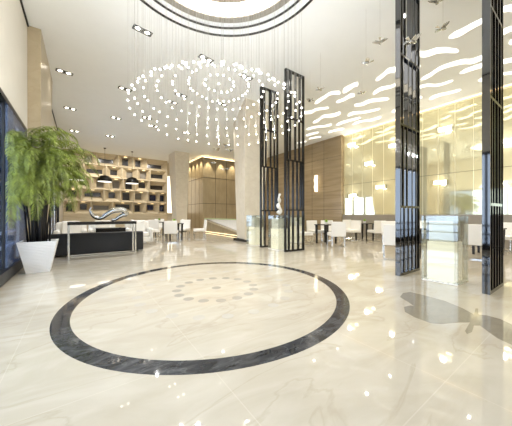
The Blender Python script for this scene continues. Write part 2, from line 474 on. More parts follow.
# ------------------------------------------------------------------ lights in the ceiling: wavy cut-outs
WAVES = [
 ([(315,103.1),(323.7,97.5),(331,93.1),(340,92.5)],3.2),
 ([(343,91.2),(348.7,88),(353.7,85),(358,83.8)],4.6),
 ([(336.2,102),(343.7,99.4),(350,95.6),(354.4,95)],3),
 ([(299,113),(311,111.9),(316,109.4),(328.5,107.7)],2.4),
 ([(313,122.5),(318.5,120),(323.5,116.2),(333.5,115.2),(340.4,112.7)],2.8),
 ([(306.6,129.4),(316,126.9),(324.7,126),(331.6,124.4)],1.9),
 ([(306,135.6),(312.2,133.7),(318.5,132.2)],1.6),
 ([(309,138.7),(314.7,137.5),(321,136.7)],1.4),
 ([(297,143.2),(302,142.2),(306.6,141.2)],1.2),
 ([(328.7,132.2),(334.7,130.4),(343.5,128.7)],1.8),
 ([(336.6,125),(342.2,122.5),(351,120),(360.5,117.5)],2),
 ([(347.9,115.6),(353.5,113),(366,111.8),(380,108.7)],2.2),
 ([(353,124.2),(361,121.2),(371,120),(381,116.9)],2),
 ([(354.4,105.2),(362.5,104),(371,100.6),(388.7,98.7)],2.7),
 ([(391.9,111.5),(398.5,109.7),(404,109)],2),
 ([(373,93.7),(381,88.7),(391,86.5),(398.7,82.7),(404,81)],3),
 ([(376,80),(382.5,75.6),(388.7,70.6),(398.7,68.7),(406,67.5)],4.4),
 ([(409,52.5),(417,53.1),(425.6,54),(436.6,50.5),(447,50),(458.4,50.8)],4.8),
 ([(421,79.4),(430.3,74.7),(439.7,68.4),(450.6,64.5),(463,61.4),(472.5,61),(485,56)],4),
 ([(449,37.2),(461.6,31.7),(472.5,25.5),(485,19.2),(499,11.7),(504.8,8.8),(512,7.6),(530,5)],6),
 ([(490,38),(499,34),(506,30.5),(512,28.2),(530,22)],4.6),
 ([(509,42.8),(520,39),(535,35)],4),
 ([(460,73.1),(469.4,69.2),(485,64.5),(499,62.2),(511.8,59.8),(525,57)],3.6),
 ([(478.7,80.6),(485,78.6),(499,74.4),(511.8,72.5),(525,69)],2.8),
 ([(413,89),(417,87.8),(427.2,85),(438,85),(453,80.3)],2.4),
 ([(429.5,99),(438,95.2),(449,92.8),(460.8,89.7)],2.4),
 ([(408,99),(417,97.5),(422,97)],2),
 ([(405,69),(413,67),(420.6,65.8)],2.4),
]
WLAB = ['curved wavy ceiling light beside the fat short one right of the tall bronze screens',
 'short fat wavy ceiling light right of the tall bronze screens, blunt right end',
 'short kinked wavy ceiling light just below the short fat one',
 'thin wavy ceiling light touching the right edge of the tall bronze screen',
 'long wavy ceiling light with a fat left end, near the wood wall top',
 'long thin wavy ceiling light above two short ones near the wood wall',
 'short wavy ceiling light, upper of two short ones above the wood wall',
 'short wavy ceiling light nearest above the wood wall edge',
 'tiny wavy ceiling light sliver beside the bronze screen above the wood wall',
 'short wavy ceiling light nearest the corner where wood wall meets mirror wall',
 'wavy ceiling light second nearest the corner of wood wall and mirror wall',
 'long gently bent wavy ceiling light in the middle of the dining ceiling',
 'long wavy ceiling light nearest the mirror wall left of the black screen',
 'wavy ceiling light with fat left end, longest left of the nearer black screen',
 'short wavy ceiling light just left of the black screen, low near the mirror wall',
 'wavy ceiling light ending at the black screen, below the hooked one',
 'hooked wavy ceiling light with fat lower end, uppermost left of the black screen',
 'flat S-shaped wavy ceiling light between the two black screens, blunt right end',
 'longest wavy ceiling light between the two black screens',
 'wide wavy ceiling light passing behind the right black screen, uppermost',
 'wavy ceiling light right of the right black screen, second from the top',
 'wavy ceiling light stub at the right edge of the picture',
 'wavy ceiling light crossing behind the right black screen at mid height',
 'wavy ceiling light crossing behind the right black screen, lowest of four',
 'thin kinked wavy ceiling light beside the left black screen, below the longest one',
 'wavy ceiling light nearest the mirror wall between the two black screens',
 'small wavy ceiling light stub right of the left black screen, near the mirror wall',
 'small wavy ceiling light stub right of the left black screen, above the longest one']
for (pts, th), lab in zip(WAVES, WLAB):
    # smooth the centre line, taper its ends, lay it on the ceiling
    cl = []
    for i in range(len(pts) - 1):
        p0, p1, p2, p3 = pts[max(i - 1, 0)], pts[i], pts[i + 1], pts[min(i + 2, len(pts) - 1)]
        for k in range(6):
            t = k / 6
            cl.append(tuple(.5 * (2 * p1[j] + (p2[j] - p0[j]) * t + (2 * p0[j] - 5 * p1[j] + 4 * p2[j] - p3[j]) * t * t + (3 * p1[j] - p0[j] - 3 * p2[j] + p3[j]) * t ** 3) for j in (0, 1)))
    cl.append(pts[-1])
    n = len(cl); up = []; lo = []
    ph = random.uniform(0, 6)
    for i, (x, y) in enumerate(cl):
        s = i / (n - 1)
        h = th * .5 * min(1, (s / .12 + .25), ((1 - s) / .08 + .3)) * (1 + .18 * math.sin(ph + 5 * s))
        a = at_z(x, y - h, CEIL); b = at_z(x, y + h, CEIL)
        up.append((a.x, a.y)); lo.append((b.x, b.y))
    poly = up + lo[::-1]
    o = MB().prism(poly, CEIL - .012, CEIL - .001).build('wave_light', M['wave'])
    tag(o, lab, 'ceiling light', 'wavy lights cut into the dining ceiling')

# ------------------------------------------------------------------ twin downlights
def make_downlight():
    r = empty('downlight', (0, 0, 0), 0, 'x', 'downlight', 'twin downlights in the lobby ceiling')
    f = MB(); w, l, t = .085, .21, .012
    for (x0, x1, y0, y1) in ((-l, l, -w, -w + .018), (-l, l, w - .018, w), (-l, -l + .018, -w, w), (l - .018, l, -w, w), (-.014, .014, -w, w)):
        f.box(x0, x1, y0, y1, -t, 0)
    f.build('frame', M['black_trim'], r)
    for s in (-1, 1):
        MB().lathe([(.048, -.004), (.075, -.014), (.08, -.001)], (s * .105, 0, 0), 16).build('lamp_rim', M['dark_metal'], r)
        MB().lathe([(1e-4, -.006), (.05, -.006)], (s * .105, 0, 0), 16).build('lamp_lens', M['lens'], r)
    return r
DL = [((142.5,30.5), 'twin downlight nearest the round ceiling recess on its left'),
 ((64.5,72), 'twin downlight nearest the tan wall column by the window'),
 ((206,58.5), 'twin downlight directly under the round recess above the chandelier globes'),
 ((246.5,77), 'twin downlight right of the chandelier, left of the bronze screens'),
 ((125,89), 'twin downlight left of the chandelier, standing alone in open ceiling'),
 ((70,108.5), 'twin downlight above the fern, nearer of two'),
 ((74.5,131), 'twin downlight above the fern, farther of two just over the fronds'),
 ((116,118), 'twin downlight farther left of the chandelier, in the middle of the ceiling'),
 ((147,118), 'twin downlight below the left rim of the chandelier globes'),
 ((172,102), 'twin downlight seen through the left side of the chandelier'),
 ((181,95), 'twin downlight seen just left of the inner chandelier rings'),
 ((154,126), 'twin downlight near the lower left edge of the chandelier globes'),
 ((110,136), 'twin downlight nearest the niche wall on the left'),
 ((186.5,133), 'twin downlight over the second stone column, below the chandelier'),
 ((222,104), 'twin downlight seen between chandelier rows beside the near column')]
dl0 = make_downlight()
LPOS = []
for i, ((x, y), lab) in enumerate(DL):
    p = at_z(x, y, CEIL - .001)
    LPOS.append(p)
    place(dl0, i == 0, (p.x, p.y, CEIL - .001), math.radians(8), 'black ' + lab)

# ------------------------------------------------------------------ chandelier
CH = (HX, HY)
ch = empty('chandelier', (CH[0], CH[1], CEIL + .6), 0, 'large cascade chandelier of small glowing globes on wires under the round recess', 'chandelier')
MB().lathe([(1e-3, -.26), (1.44, -.26), (1.44, -.2), (1e-3, -.2)], (0, 0, 0), 64).build('canopy', M['canopy'], ch)
RINGS = [(.02, 84, 84, 1), (.24, 75, 92, 14), (.48, 66, 101.5, 30), (.72, 63, 110, 28), (.95, 62, 119.5, 32), (1.12, 61.5, 128.5, 34), (1.24, 62, 136.5, 36), (1.32, 63, 145, 38)]
cd = HX * FW.x + HY * FW.y
globes = []
for (R, yn, yf, n) in RINGS:
    zn = CAM_H + (CY - yn) / F * (cd - R); zf = CAM_H + (CY - yf) / F * (cd + R)
    for k in range(n):
        a = 2 * PI * (k + random.uniform(-.12, .12)) / n
        s = (math.cos(a) + 1) / 2     # 1 far, 0 near
        z = zn + (zf - zn) * s + random.uniform(-.02, .02)
        d = FW * (R * math.cos(a)) + RT * (R * math.sin(a))
        globes.append((d.x, d.y, z))
gd = lambda g: (Vector((CH[0] + g[0], CH[1] + g[1], g[2])) - Vector((0, 0, CAM_H))).length
globes.sort(key=gd)
ZT = CEIL + .6
gmesh = wmesh = None
rest_g, rest_w = MB(), MB()
def globe_mb(mb, c, r=.0135): return mb.sphere(c, r, 8, 6)
for i, (x, y, z) in enumerate(globes):
    top = CEIL + .345
    if i < 100:
        if gmesh is None:
            g0 = globe_mb(MB(), (0, 0, 0)).build('globe', M['globe'], ch, smooth=True); g = g0; gmesh = g0
        else:
            g = g0.copy(); COL.objects.link(g); g.parent = ch
        g.location = (x, y, z - ZT)
        MB().tube([(x, y, z - ZT + .018), (x, y, top - ZT)], .0011, 3, cap=False).build('hanging_wire', M['wire'], ch)
    else:
        globe_mb(rest_g, (x, y, z - ZT)); rest_w.tube([(x, y, z - ZT + .018), (x, y, top - ZT)], .0011, 3, cap=False)
tag(rest_g.build('globe_cluster', M['globe'], ch, smooth=True), kind='stuff')
tag(rest_w.build('wire_cluster', M['wire'], ch), kind='stuff')

# ------------------------------------------------------------------ bird pendants hung on wires
def make_bird(white=False):
    m = M['white_gloss'] if white else M['silver']
    r = empty('bird_pendant', (0, 0, 0), 0, 'x', 'hanging ornament', 'silver bird ornaments hung from the ceiling')
    b = MB()
    b.tube([(-.10, 0, .0), (-.06, 0, -.006), (0, 0, 0), (.06, 0, .012), (.10, 0, .03), (.125, 0, .03)], [.006, .026, .034, .026, .017, .003], 8)
    b.build('body', m, r, smooth=True)
    for s in (-1, 1):
        w = MB()
        for k, (x, l) in enumerate(((.03, .16), (.0, .19), (-.03, .16), (-.055, .12))):
            w.hexa([(x - .018, s * .01, .008), (x + .018, s * .01, .008), (x - .02, s * l, .045), (x - .04, s * l, .045)],
                   [(x - .018, s * .01, .016), (x + .018, s * .01, .016), (x - .02, s * l, .05), (x - .04, s * l, .05)])
        w.build('wing', m, r)
    MB().hexa([(-.09, -.012, -.004), (-.09, .012, -.004), (-.2, .035, .03), (-.2, -.035, .03)],
              [(-.09, -.012, .004), (-.09, .012, .004), (-.2, .035, .036), (-.2, -.035, .036)]).build('tail', m, r)
    return r
BIRDS = [((320.5,90), 6.6, 'silver bird pendant hanging left of the curved wavy light by the bronze screens', 0.2),
 ((310,101), 7.4, 'silver bird pendant nearest the right edge of the tall bronze screen', 1.4),
 ((366,63), 5.2, 'silver bird pendant hanging lower of two left of the black screen', 2.2),
 ((380,43), 4.9, 'silver bird pendant hanging higher of two left of the black screen', .5),
 ((362,94), 7.2, 'small silver bird pendant among the wavy lights left of the black screen', .3),
 ((443,29), 4.6, 'silver bird pendant between the two black screens', -.4),
 ((438,2), 3.9, 'silver bird pendant at the top edge of the picture', .6),
 ((413,42), 3.9, 'silver bird pendant in front of the left black screen', -.2),
 ((217,150), 12.6, 'silver bird pendant leftmost of the flock before the taupe panelled block', .4),
 ((226,146), 12.2, 'silver bird pendant highest of the flock before the taupe panelled block', 1.9),
 ((230,151), 11.9, 'silver bird pendant rightmost of the flock, close to the near column', 1.0),
 ((214,163), 13.6, 'silver bird pendant low at the left of the flock before the taupe block', 2.4),
 ((225,170), 11.2, 'silver bird pendant lowest of the flock before the taupe block', .9)]
bp = make_bird(); bw = None
for i, ((x, y), d, lab, rz) in enumerate(BIRDS):
    p = at_d(x, y, d)
    o = place(bp, i == 0, p, rz, lab)
    MB().tube([(0, 0, .02), (0, 0, CEIL - p.z)], .0022, 4, cap=False).build('wire', M['wire'], o)
    k = 1.3 if i >= 8 else .75
    for c_ in o.children:
        if not c_.name.startswith('wire'): c_.scale = (k, k, k)

# ------------------------------------------------------------------ metal fin screens
ZT_ = [0, 1.25, 2.75, 4.02, CEIL - .001]
def screen(x0, x1, y, spec, m, label, half=False):
    W = x1 - x0
    r = empty('fin_screen', (x0, y, 0), 0, label, 'screen', 'tall dark metal fin screens')
    t, dp = .032, .085
    fr = MB()
    fr.box(0, t, 0, dp, 0, CEIL - .001)
    fr.box(W - t, W, 0, dp, ZT_[1] if half else 0, CEIL - .001)
    fr.box(t, W - t, 0, dp, CEIL - .045, CEIL - .001)
    fr.box(t, (W * .52 if half else W - t), 0, dp, 0, .05)
    fr.build('frame', m, r)
    for z in ZT_[1:4]: MB().box(t, W - t, .005, dp - .005, z - .02, z + .02).build('rail', m, r)
    for i, fr_ in enumerate(spec):
        for f in fr_:
            MB().box(f * W - t * .42, f * W + t * .42, .004, dp - .004, ZT_[i] + (.05 if i == 0 else .02), ZT_[i + 1] - (.045 if i == 3 else .02)).build('fin', m, r)
    return r
SPA = [(.2, .42, .7), (.18, .42, .64, .84), (.12, .26, .54, .76), (.09, .19, .3, .55, .78)]
SPB = [(.22, .42, .62, .82), (.18, .36, .6, .82), (.15, .4, .62, .84), (.12, .28, .55, .78)]
screen(4.93, 5.69, 6.66, [(.25, .5), (.2, .42, .66, .86), (.14, .3, .58, .8), (.1, .22, .52, .62, .8)], M['dark_metal'], 'bronze fin screen farthest back, beside the near stone column', half=True)
screen(4.92, 5.70, 5.42, SPA, M['dark_metal'], 'tall bronze fin screen second from the back, whole height in view')
screen(4.67, 5.49, 2.11, SPB, M['black_gloss'], 'glossy black fin screen left of the glass display case, top out of view')
screen(4.58, 5.36, .90, SPB, M['black_gloss'], 'glossy black fin screen nearest at the right edge of the picture')

# ------------------------------------------------------------------ glass display cases with glowing cores
def make_case():
    r = empty('display_case', (0, 0, 0), 0, 'x', 'display case', 'glass display cases between the fin screens')
    w = .25; h = 1.08
    MB().box(-w, w, -w, w, 0, .02).build('base', M['white_gloss'], r)
    for (x0, x1, y0, y1) in ((-w, -w + .012, -w, w), (w - .012, w, -w, w), (-w + .012, w - .012, -w, -w + .012), (-w + .012, w - .012, w - .012, w)):
        MB().box(x0, x1, y0, y1, .02, h).build('glass_panel', M['case_glass'], r)
    MB().box(-w, w, -w, w, h, h + .012).build('top_plate', M['case_glass'], r)
    MB().box(-.19, .19, -.19, .19, .021, .66).build('light_core', M['onyx'], r, bevel=.01)
    MB().box(-.17, .17, -.17, .17, .661, 1.0).build('reflection_block', M['white_gloss'], r, bevel=.006)  # added pale block standing in for the window's reflection in the glass
    return r
c0 = make_case()
place(c0, True, (5.0, 1.55, 0), 0, 'glass display case with glowing core between the two glossy black screens')
place(c0, False, (5.2, 6.05, 0), 0, 'glass display case with glowing core between the two bronze screens, white sculpture on top')
place(c0, False, (5.2, 7.35, 0), 0, 'glass display case with glowing core in front of the near stone column')
place(c0, False, (7.15, 7.25, 0), 0, 'glass display case with glowing core behind the lone chair right of the bronze screens')
# sculpture on the second case
sc = MB()
pts = []; rad = []
for i in range(31):
    t = i / 30; pts.append((.055 * math.sin(t * 13), .055 * math.cos(t * 11), 1.095 + .02 + t * .62)); rad.append(.07 - .035 * t + .014 * math.sin(t * 20))
sc.tube([(p[0], p[1], p[2] - 1.092) for p in pts], rad, 14)
sv = sc.build('sculpture', M['white_gloss'], smooth=True); sv.location = (5.2, 6.05, 1.0925 - .02 + .001)
tag(sv, 'white twisted sculpture standing on the glass case between bronze screens', 'sculpture')
sv.location.z = 1.0935 - min(v.co.z for v in sv.data.vertices)

# ------------------------------------------------------------------ sconces
def make_sconce():
    r = empty('wall_sconce', (0, 0, 0), 0, 'x', 'wall lamp', 'glowing box sconces on the mirrored wall')
    MB().box(-.02, 0, -.2, .2, -.06, .06).build('back_plate', M['chrome'], r)
    MB().box(-.12, -.03, -.22, .22, -.075, .075).build('shade', M['sconce'], r, bevel=.012)
    for s in (-1, 1): MB().box(-.13, 0, s * .235 - .012, s * .235 + .012, -.1, .1).build('bracket', M['chrome'], r)
    return r
SCN = [((353,145), 'topmost wall sconce nearest the wood wall, high on the mirror panels'),
 ((395,145.5), 'wall sconce high on the mirror just left of the left black screen'),
 ((370,163.5), 'wall sconce second highest between wood wall and left black screen'),
 ((381.5,187), 'wall sconce low on the mirror just left of the left black screen'),
 ((354,195.5), 'lowest wall sconce nearest the wood wall, over the window reflection'),
 ((446,129), 'wall sconce high on the mirror between the two black screens'),
 ((441,182.5), 'low wall sconce between the two black screens'),
 ((505.5,142), 'wall sconce high on the mirror right of the right black screen')]
s0 = make_sconce()
for i, ((x, y), lab) in enumerate(SCN):
    p = at_x(x, y, XR - .036)
    place(s0, i == 0, p, 0, 'glowing ' + lab)
p = at_x(317, 183.5, XW - .005)
wl = empty('lantern_sconce', p, 0, 'tall glowing crystal lantern sconce on the brown wood wall', 'wall lamp')
MB().box(-.03, 0, -.08, .08, -.5, .5).build('back_plate', M['chrome'], wl)
for k in range(5): MB().box(-.16, -.035, -.09 + (k % 2) * .05, .05 + (k % 2) * .05, -.5 + k * .2, -.32 + k * .2).build('crystal_block', M['sconce'], wl, bevel=.012)

# ------------------------------------------------------------------ niche shelf on the back wall
sh = empty('niche_wall_shelf', (0, YB, 0), 0, 'full-height pale oak wall shelf of splayed square niches with dark backs', 'wall shelf')
SX0, SX1 = -.98, 5.6
DP = .55
rows = [(1.2 + .85 * i, 1.2 + .85 * (i + 1)) for i in range(5)]
rows[4] = (rows[4][0], CEIL - .002)
rnd = random.Random(3)
led_rows = []
for ri, (z0, z1) in enumerate(rows):
    xs = [SX0]; off = [.0, .35, .1, .5, .25][ri]
    first = .6 + off
    x = SX0 + first
    while x < SX1 - .45:
        xs.append(x); x += rnd.choice((.82, .9, .98, 1.05, 1.3))
    xs.append(SX1)
    for a, b in zip(xs[:-1], xs[1:]):
        w = b - a
        wide = w > 1.15
        iw = w * .72 if wide else rnd.uniform(.36, .5) * min(1, w / .8)
        ih = rnd.uniform(.28, .34) if wide else rnd.uniform(.36, .56)
        lo_, hi_ = a + .07, b - .07 - iw
        ix = lo_ + (hi_ - lo_) * rnd.choice((.12, .3, .5, .55, .3))
        iz = z0 + .1 + (z1 - z0 - .2 - ih) * rnd.uniform(.35, .95)
        o4 = [(a + .012, -DP, z0 + .012), (b - .012, -DP, z0 + .012), (b - .012, -DP, z1 - .012), (a + .012, -DP, z1 - .012)]
        q4 = [(a, -DP, z0), (b, -DP, z0), (b, -DP, z1), (a, -DP, z1)]
        i4 = [(ix, -.12, iz), (ix + iw, -.12, iz), (ix + iw, -.12, iz + ih), (ix, -.12, iz + ih)]
        k4 = [(x_, -.03, z_) for (x_, y_, z_) in i4]
        mb = MB().add(q4 + o4 + i4 + k4, [f for j in range(4) for f in ((j, (j + 1) % 4, 4 + (j + 1) % 4, 4 + j), (4 + j, 4 + (j + 1) % 4, 8 + (j + 1) % 4, 8 + j), (8 + j, 8 + (j + 1) % 4, 12 + (j + 1) % 4, 12 + j))])
        n = mb.build('niche', M['shelf'], sh)
        bm_ = 'niche_back'
        if ri in (0, 1) and b > SX1 - 1.2: bm_ = 'niche_blue'
        elif rnd.random() < .3: bm_ = 'niche_grey'
        MB().add(k4, [(0, 1, 2, 3)]).build('back_panel', M[bm_], n)
        MB().box((a + b) / 2 - .1, (a + b) / 2 + .1, -DP + .1, -DP + .16, z1 - .075, z1 - .06).build('shelf_light', M['led_small'], n)
MB().box(SX0, SX1, -DP, -.002, 0, 1.2).build('base_cabinet', M['shelf'], sh)
MB().box(SX1, SX1 + .04, -DP, -.002, 0, CEIL - .002).build('side_panel', M['shelf'], sh)
MB().box(SX0 - .02, SX0, -DP, -.002, 0, CEIL - .002).build('side_panel', M['shelf'], sh)
# backlit panel right of the shelf
pl = empty('backlit_panel', (6.25, YB, 0), 0, 'tall glowing cream wall panel between niche shelf and far column', 'light panel')
MB().box(-.58, .75, -.08, -.002, 1.22, 4.35).build('frame', M['shelf'], pl)
MB().box(-.54, .7, -.085, -.08, 1.26, 4.31).build('light_panel', M['panel_lit'], pl)

# ------------------------------------------------------------------ dome pendants
def make_dome():
    r = empty('dome_pendant', (0, 0, 0), 0, 'x', 'pendant lamp', 'black dome pendants before the niche wall')
    R = .43; pr = [(1e-3, .40), (.06, .40)]
    for i in range(1, 13):
        a = PI / 2 * i / 12; pr.append((R * math.sin(a) if R * math.sin(a) > .06 else .061, .39 * math.cos(a)))
    pr += [(R, -.04), (R - .015, -.04), (R - .015, 0)]
    MB().lathe(pr, (0, 0, 0), 36).build('shade', M['lamp_black'], r, smooth=True)
    MB().lathe([(1e-3, -.035), (R - .02, -.035)], (0, 0, 0), 32).build('diffuser', M['pendant_glow'], r)
    MB().tube([(0, 0, .39), (0, 0, CEIL - 3.3)], .008, 6).build('rod', M['dark_metal'], r)
    MB().lathe([(1e-3, CEIL - 3.34), (.07, CEIL - 3.34), (.07, CEIL - 3.3)], (0, 0, 0), 16).build('ceiling_rose', M['dark_metal'], r)
    return r
d0 = make_dome()
for i, (x, lab) in enumerate(((-.24, 'black dome pendant lamp half hidden by the fern, leftmost'), (1.22, 'black dome pendant lamp in the middle of three before the niches'), (2.82, 'black dome pendant lamp rightmost of three before the niches'))):
    place(d0, i == 0, (x, 18.7, 3.3), 0, lab)

# ------------------------------------------------------------------ fern in planter
FP = Vector((-.68, 6.38, 0))
fern = empty('potted_fern', FP, 0, 'huge green fern palm in a tapered white square planter by the window', 'potted plant')
b, t, hgt = .17, .285, .6
pm = MB().hexa([(-b, -b, 0), (b, -b, 0), (b, b, 0), (-b, b, 0)], [(-t, -t, hgt), (t, -t, hgt), (t, t, hgt), (-t, t, hgt)])
pm.f = [f for f in pm.f if f != (4, 5, 6, 7)]
ti = t - .03
pm.add([(-t, -t, hgt), (t, -t, hgt), (t, t, hgt), (-t, t, hgt), (-ti, -ti, hgt), (ti, -ti, hgt), (ti, ti, hgt), (-ti, ti, hgt), (-ti, -ti, hgt - .06), (ti, -ti, hgt - .06), (ti, ti, hgt - .06), (-ti, ti, hgt - .06)],
       [f for j in range(4) for f in ((j, (j + 1) % 4, 4 + (j + 1) % 4, 4 + j), (4 + j, 4 + (j + 1) % 4, 8 + (j + 1) % 4, 8 + j))])
pm.build('planter', M['pot'], fern)
MB().box(-ti, ti, -ti, ti, hgt - .1, hgt - .045).build('soil', M['soil'], fern)
fr = random.Random(11)
lf = MB()
XMIN = XL + .06 - FP.x
def frond(base, az, el, L_, droop, nl=30, ll=.13):
    p = Vector(base); pts = [p.copy()]
    n = 14; step = L_ / n; e = el
    for i in range(n):
        e -= droop * (i / n + .3) / n * 2
        d = Vector((math.cos(az) * math.cos(e), math.sin(az) * math.cos(e), math.sin(e)))
        p = p + d * step
        if p.x < XMIN + .04: p.x = XMIN + .04
        if p.x < -.08 and p.y > 1.18: p.y = 1.18
        pts.append(p.copy())
    lf.tube(pts, [.005 * (1 - .7 * i / n) for i in range(n + 1)], 3, cap=False)
    side0 = Vector((-math.sin(az), math.cos(az), 0))
    for k in range(nl):
        s = .12 + .88 * k / nl; f = s * n; i = min(int(f), n - 1); q = pts[i].lerp(pts[i + 1], f - i)
        tg = (pts[i + 1] - pts[i]).normalized()
        l = ll * math.sin(PI * min(1, .15 + s * .85)) ** .6 * fr.uniform(.8, 1.15)
        for sd in (-1, 1):
            dirv = (side0 * sd * .85 + tg * .5 + Vector((0, 0, -.35 + fr.uniform(-.2, .25)))).normalized()
            wv = tg * (.0135)
            m_ = q + dirv * l * .5; e_ = q + dirv * l + Vector((0, 0, -l * .25))
            vs = [q - wv * .5, m_ - wv, e_, m_ + wv]
            for v in vs:
                if v.x < XMIN: v.x = XMIN
            lf.add(vs, [(0, 1, 2, 3)])
for k in range(13):
    a = 2 * PI * k / 13 + fr.uniform(-.2, .2); r0 = fr.uniform(.03, .17); r1 = r0 + fr.uniform(.08, .26)
    zt = fr.uniform(2.1, 2.8)
    pts = []
    for i in range(7):
        s = i / 6; rr = r0 + (r1 - r0) * s ** 1.5; x = math.cos(a) * rr; x = max(x, XMIN + .05)
        pts.append((x, math.sin(a) * rr, hgt - .06 + (zt - hgt + .06) * s))
    MB().tube(pts, [.017 - .007 * i / 6 for i in range(7)], 6).build('stem', M['stem'], fern, smooth=True)
    top = pts[-1]
    for j in range(12):
        az = a + fr.uniform(-1.9, 1.9) if j % 3 else fr.uniform(0, 2 * PI)
        if math.cos(az) < -.4 and fr.random() < .6: az = -PI / 2 + fr.uniform(-.9, .9)
        s = fr.uniform(.55, 1.0); f = s * 6; i = min(int(f), 5)
        base = Vector(pts[i]).lerp(Vector(pts[i + 1]), f - i)
        frond(base, az, fr.uniform(.1, 1.35), fr.uniform(.8, 1.15), fr.uniform(1.1, 2.5), nl=22, ll=fr.uniform(.11, .16))
for j in range(26):
    z_ = fr.uniform(1.3, 2.3)
    frond((fr.uniform(-.2, .05), fr.uniform(-.35, -.1), z_), -PI / 2 + fr.uniform(-.35, .35), fr.uniform(.2, 1.1), fr.uniform(1.1, 1.5), fr.uniform(1.3, 2.5), nl=26, ll=fr.uniform(.11, .15))
for k in range(12):
    a = fr.uniform(0, 2 * PI); r0 = fr.uniform(.02, .17); r1 = r0 + fr.uniform(.02, .12); zt = fr.uniform(1.5, 2.0)
    MB().tube([(max(math.cos(a) * (r0 + (r1 - r0) * i / 4), XMIN + .05), math.sin(a) * (r0 + (r1 - r0) * i / 4), hgt - .06 + (zt - hgt + .06) * i / 4) for i in range(5)], [.019, .018, .017, .014, .01], 6).build('stem', M['stem'], fern, smooth=True)
lf.build('foliage', M['leaf'], fern)

# ------------------------------------------------------------------ console table with sculpture
ct = empty('console_table', (.47, 7.62, 0), math.radians(2), 'black topped console table with square chrome legs in front of the black sofa', 'console table')
w, dpt, h = .76, .19, .93
MB().box(-w, w, -dpt, dpt, h - .075, h).build('table_top', M['black_table'], ct, bevel=.004)
for sx in (-1, 1):
    for sy in (-1, 1):
        x = sx * (w - .025); y = sy * (dpt - .025)
        MB().box(x - .02, x + .02, y - .02, y + .02, 0, h - .076).build('leg', M['chrome'], ct, bevel=.003)
for sy in (-1, 1): MB().box(-w + .045, w - .045, sy * (dpt - .025) - .012, sy * (dpt - .025) + .012, .06, .085).build('stretcher', M['chrome'], ct)
for sx in (-1, 1): MB().box(sx * (w - .025) - .012, sx * (w - .025) + .012, -dpt + .045, dpt - .045, .06, .085).build('stretcher', M['chrome'], ct)

def pxx(px, py, Y=7.62):
    r = ray(px, py); q = Vector((0, 0, CAM_H)) + r * (Y / r.y); return (q.x - .47, q.z - .931)
path = [(91.5, 207.2, .018), (90.3, 210, .03), (92, 214, .05), (95, 217, .055), (99, 218.2, .055), (103, 217, .06), (107, 214, .068), (112, 211, .078), (117, 210, .08), (122, 210, .08), (125, 211.6, .08), (125.5, 214, .075), (122.5, 215, .06), (119, 217, .05), (115.5, 219.4, .045), (111.5, 221.3, .04)]
pts = []; rad = []
for i, (x, y, r) in enumerate(path):
    X_, Z_ = pxx(x, y); r *= .92; pts.append((X_, .04 * math.sin(i * .5), max(Z_, r + .0))); rad.append(r)
def smooth_path(P, R, n=6):
    o = []; q = []
    for i in range(len(P) - 1):
        p0, p1, p2, p3 = P[max(i - 1, 0)], P[i], P[i + 1], P[min(i + 2, len(P) - 1)]
        for k in range(n):
            t = k / n
            o.append(tuple(.5 * (2 * p1[j] + (p2[j] - p0[j]) * t + (2 * p0[j] - 5 * p1[j] + 4 * p2[j] - p3[j]) * t * t + (3 * p1[j] - p0[j] - 3 * p2[j] + p3[j]) * t ** 3) for j in range(3)))
            q.append(R[i] + (R[i + 1] - R[i]) * t)
    o.append(P[-1]); q.append(R[-1]); return o, q
pts, rad = smooth_path(pts, rad)
sv = MB().tube(pts, rad, 14).build('wave_sculpture', M['silver'], smooth=True)
sv.location = (.47, 7.62, .931)
tag(sv, 'polished silver wave shaped sculpture on the black console table', 'sculpture')

# ------------------------------------------------------------------ lounge seats
so = empty('sofa', (.4, 8.5, 0), math.radians(0), 'long low black sofa turned away behind the chrome console table', 'sofa')
L2 = 1.13
MB().box(-L2, L2, -.42, -.2, .05, .61).build('backrest', M['black_fabric'], so, bevel=.03)
MB().box(-L2 + .2, L2 - .2, -.2, .45, .05, .28).build('base', M['black_fabric'], so, bevel=.02)
for s in (-1, 1): MB().box(s * (L2 - .1) - .1, s * (L2 - .1) + .1, -.2, .45, .05, .5).build('armrest', M['black_fabric'], so, bevel=.03)
for s in (-1, 0, 1): MB().box(s * .67 - .33, s * .67 + .33, -.19, .45, .285, .42).build('seat_cushion', M['black_fabric'], so, bevel=.04)
for s in (-1, 1):
    for sy in (-.36, .4): MB().box(s * 1.1 - .03, s * 1.1 + .03, sy - .03, sy + .03, 0, .05).build('leg', M['chrome'], so)

def make_arm():
    r = empty('armchair', (0, 0, 0), 0, 'x', 'armchair', 'white lounge armchairs behind the black sofa')
    MB().box(-.4, .4, -.4, .4, .1, .3).build('base', M['white_fabric'], r, bevel=.04)
    MB().box(-.29, .29, -.38, .26, .3, .46).build('seat_cushion', M['white_fabric'], r, bevel=.05)
    MB().box(-.42, .42, .26, .46, .1, .86).build('backrest', M['white_fabric'], r, bevel=.07)
    for s in (-1, 1): MB().box(s * .36 - .07, s * .36 + .07, -.4, .26, .1, .62).build('armrest', M['white_fabric'], r, bevel=.05)
    MB().box(-.26, .26, .1, .25, .46, .9).build('back_cushion', M['white_fabric'], r, bevel=.06)
    for s in (-1, 1):
        for sy in (-.33, .38): MB().tube([(s * .33, sy, 0), (s * .33, sy, .1)], .02, 8).build('leg', M['chrome'], r)
    return r
a0_ = make_arm()
place(a0_, True, (-.28, 10.05, 0), 0, 'white armchair nearest the fern behind the black sofa')
place(a0_, False, (.62, 10.35, 0), 0, 'white armchair in the middle of three behind the black sofa')
place(a0_, False, (1.75, 10.1, 0), 0, 'white armchair behind the right end of the console table')
st = empty('side_table', (.78, 9.42, 0), 0, 'black side table on chrome legs between the console and white armchairs', 'side table')
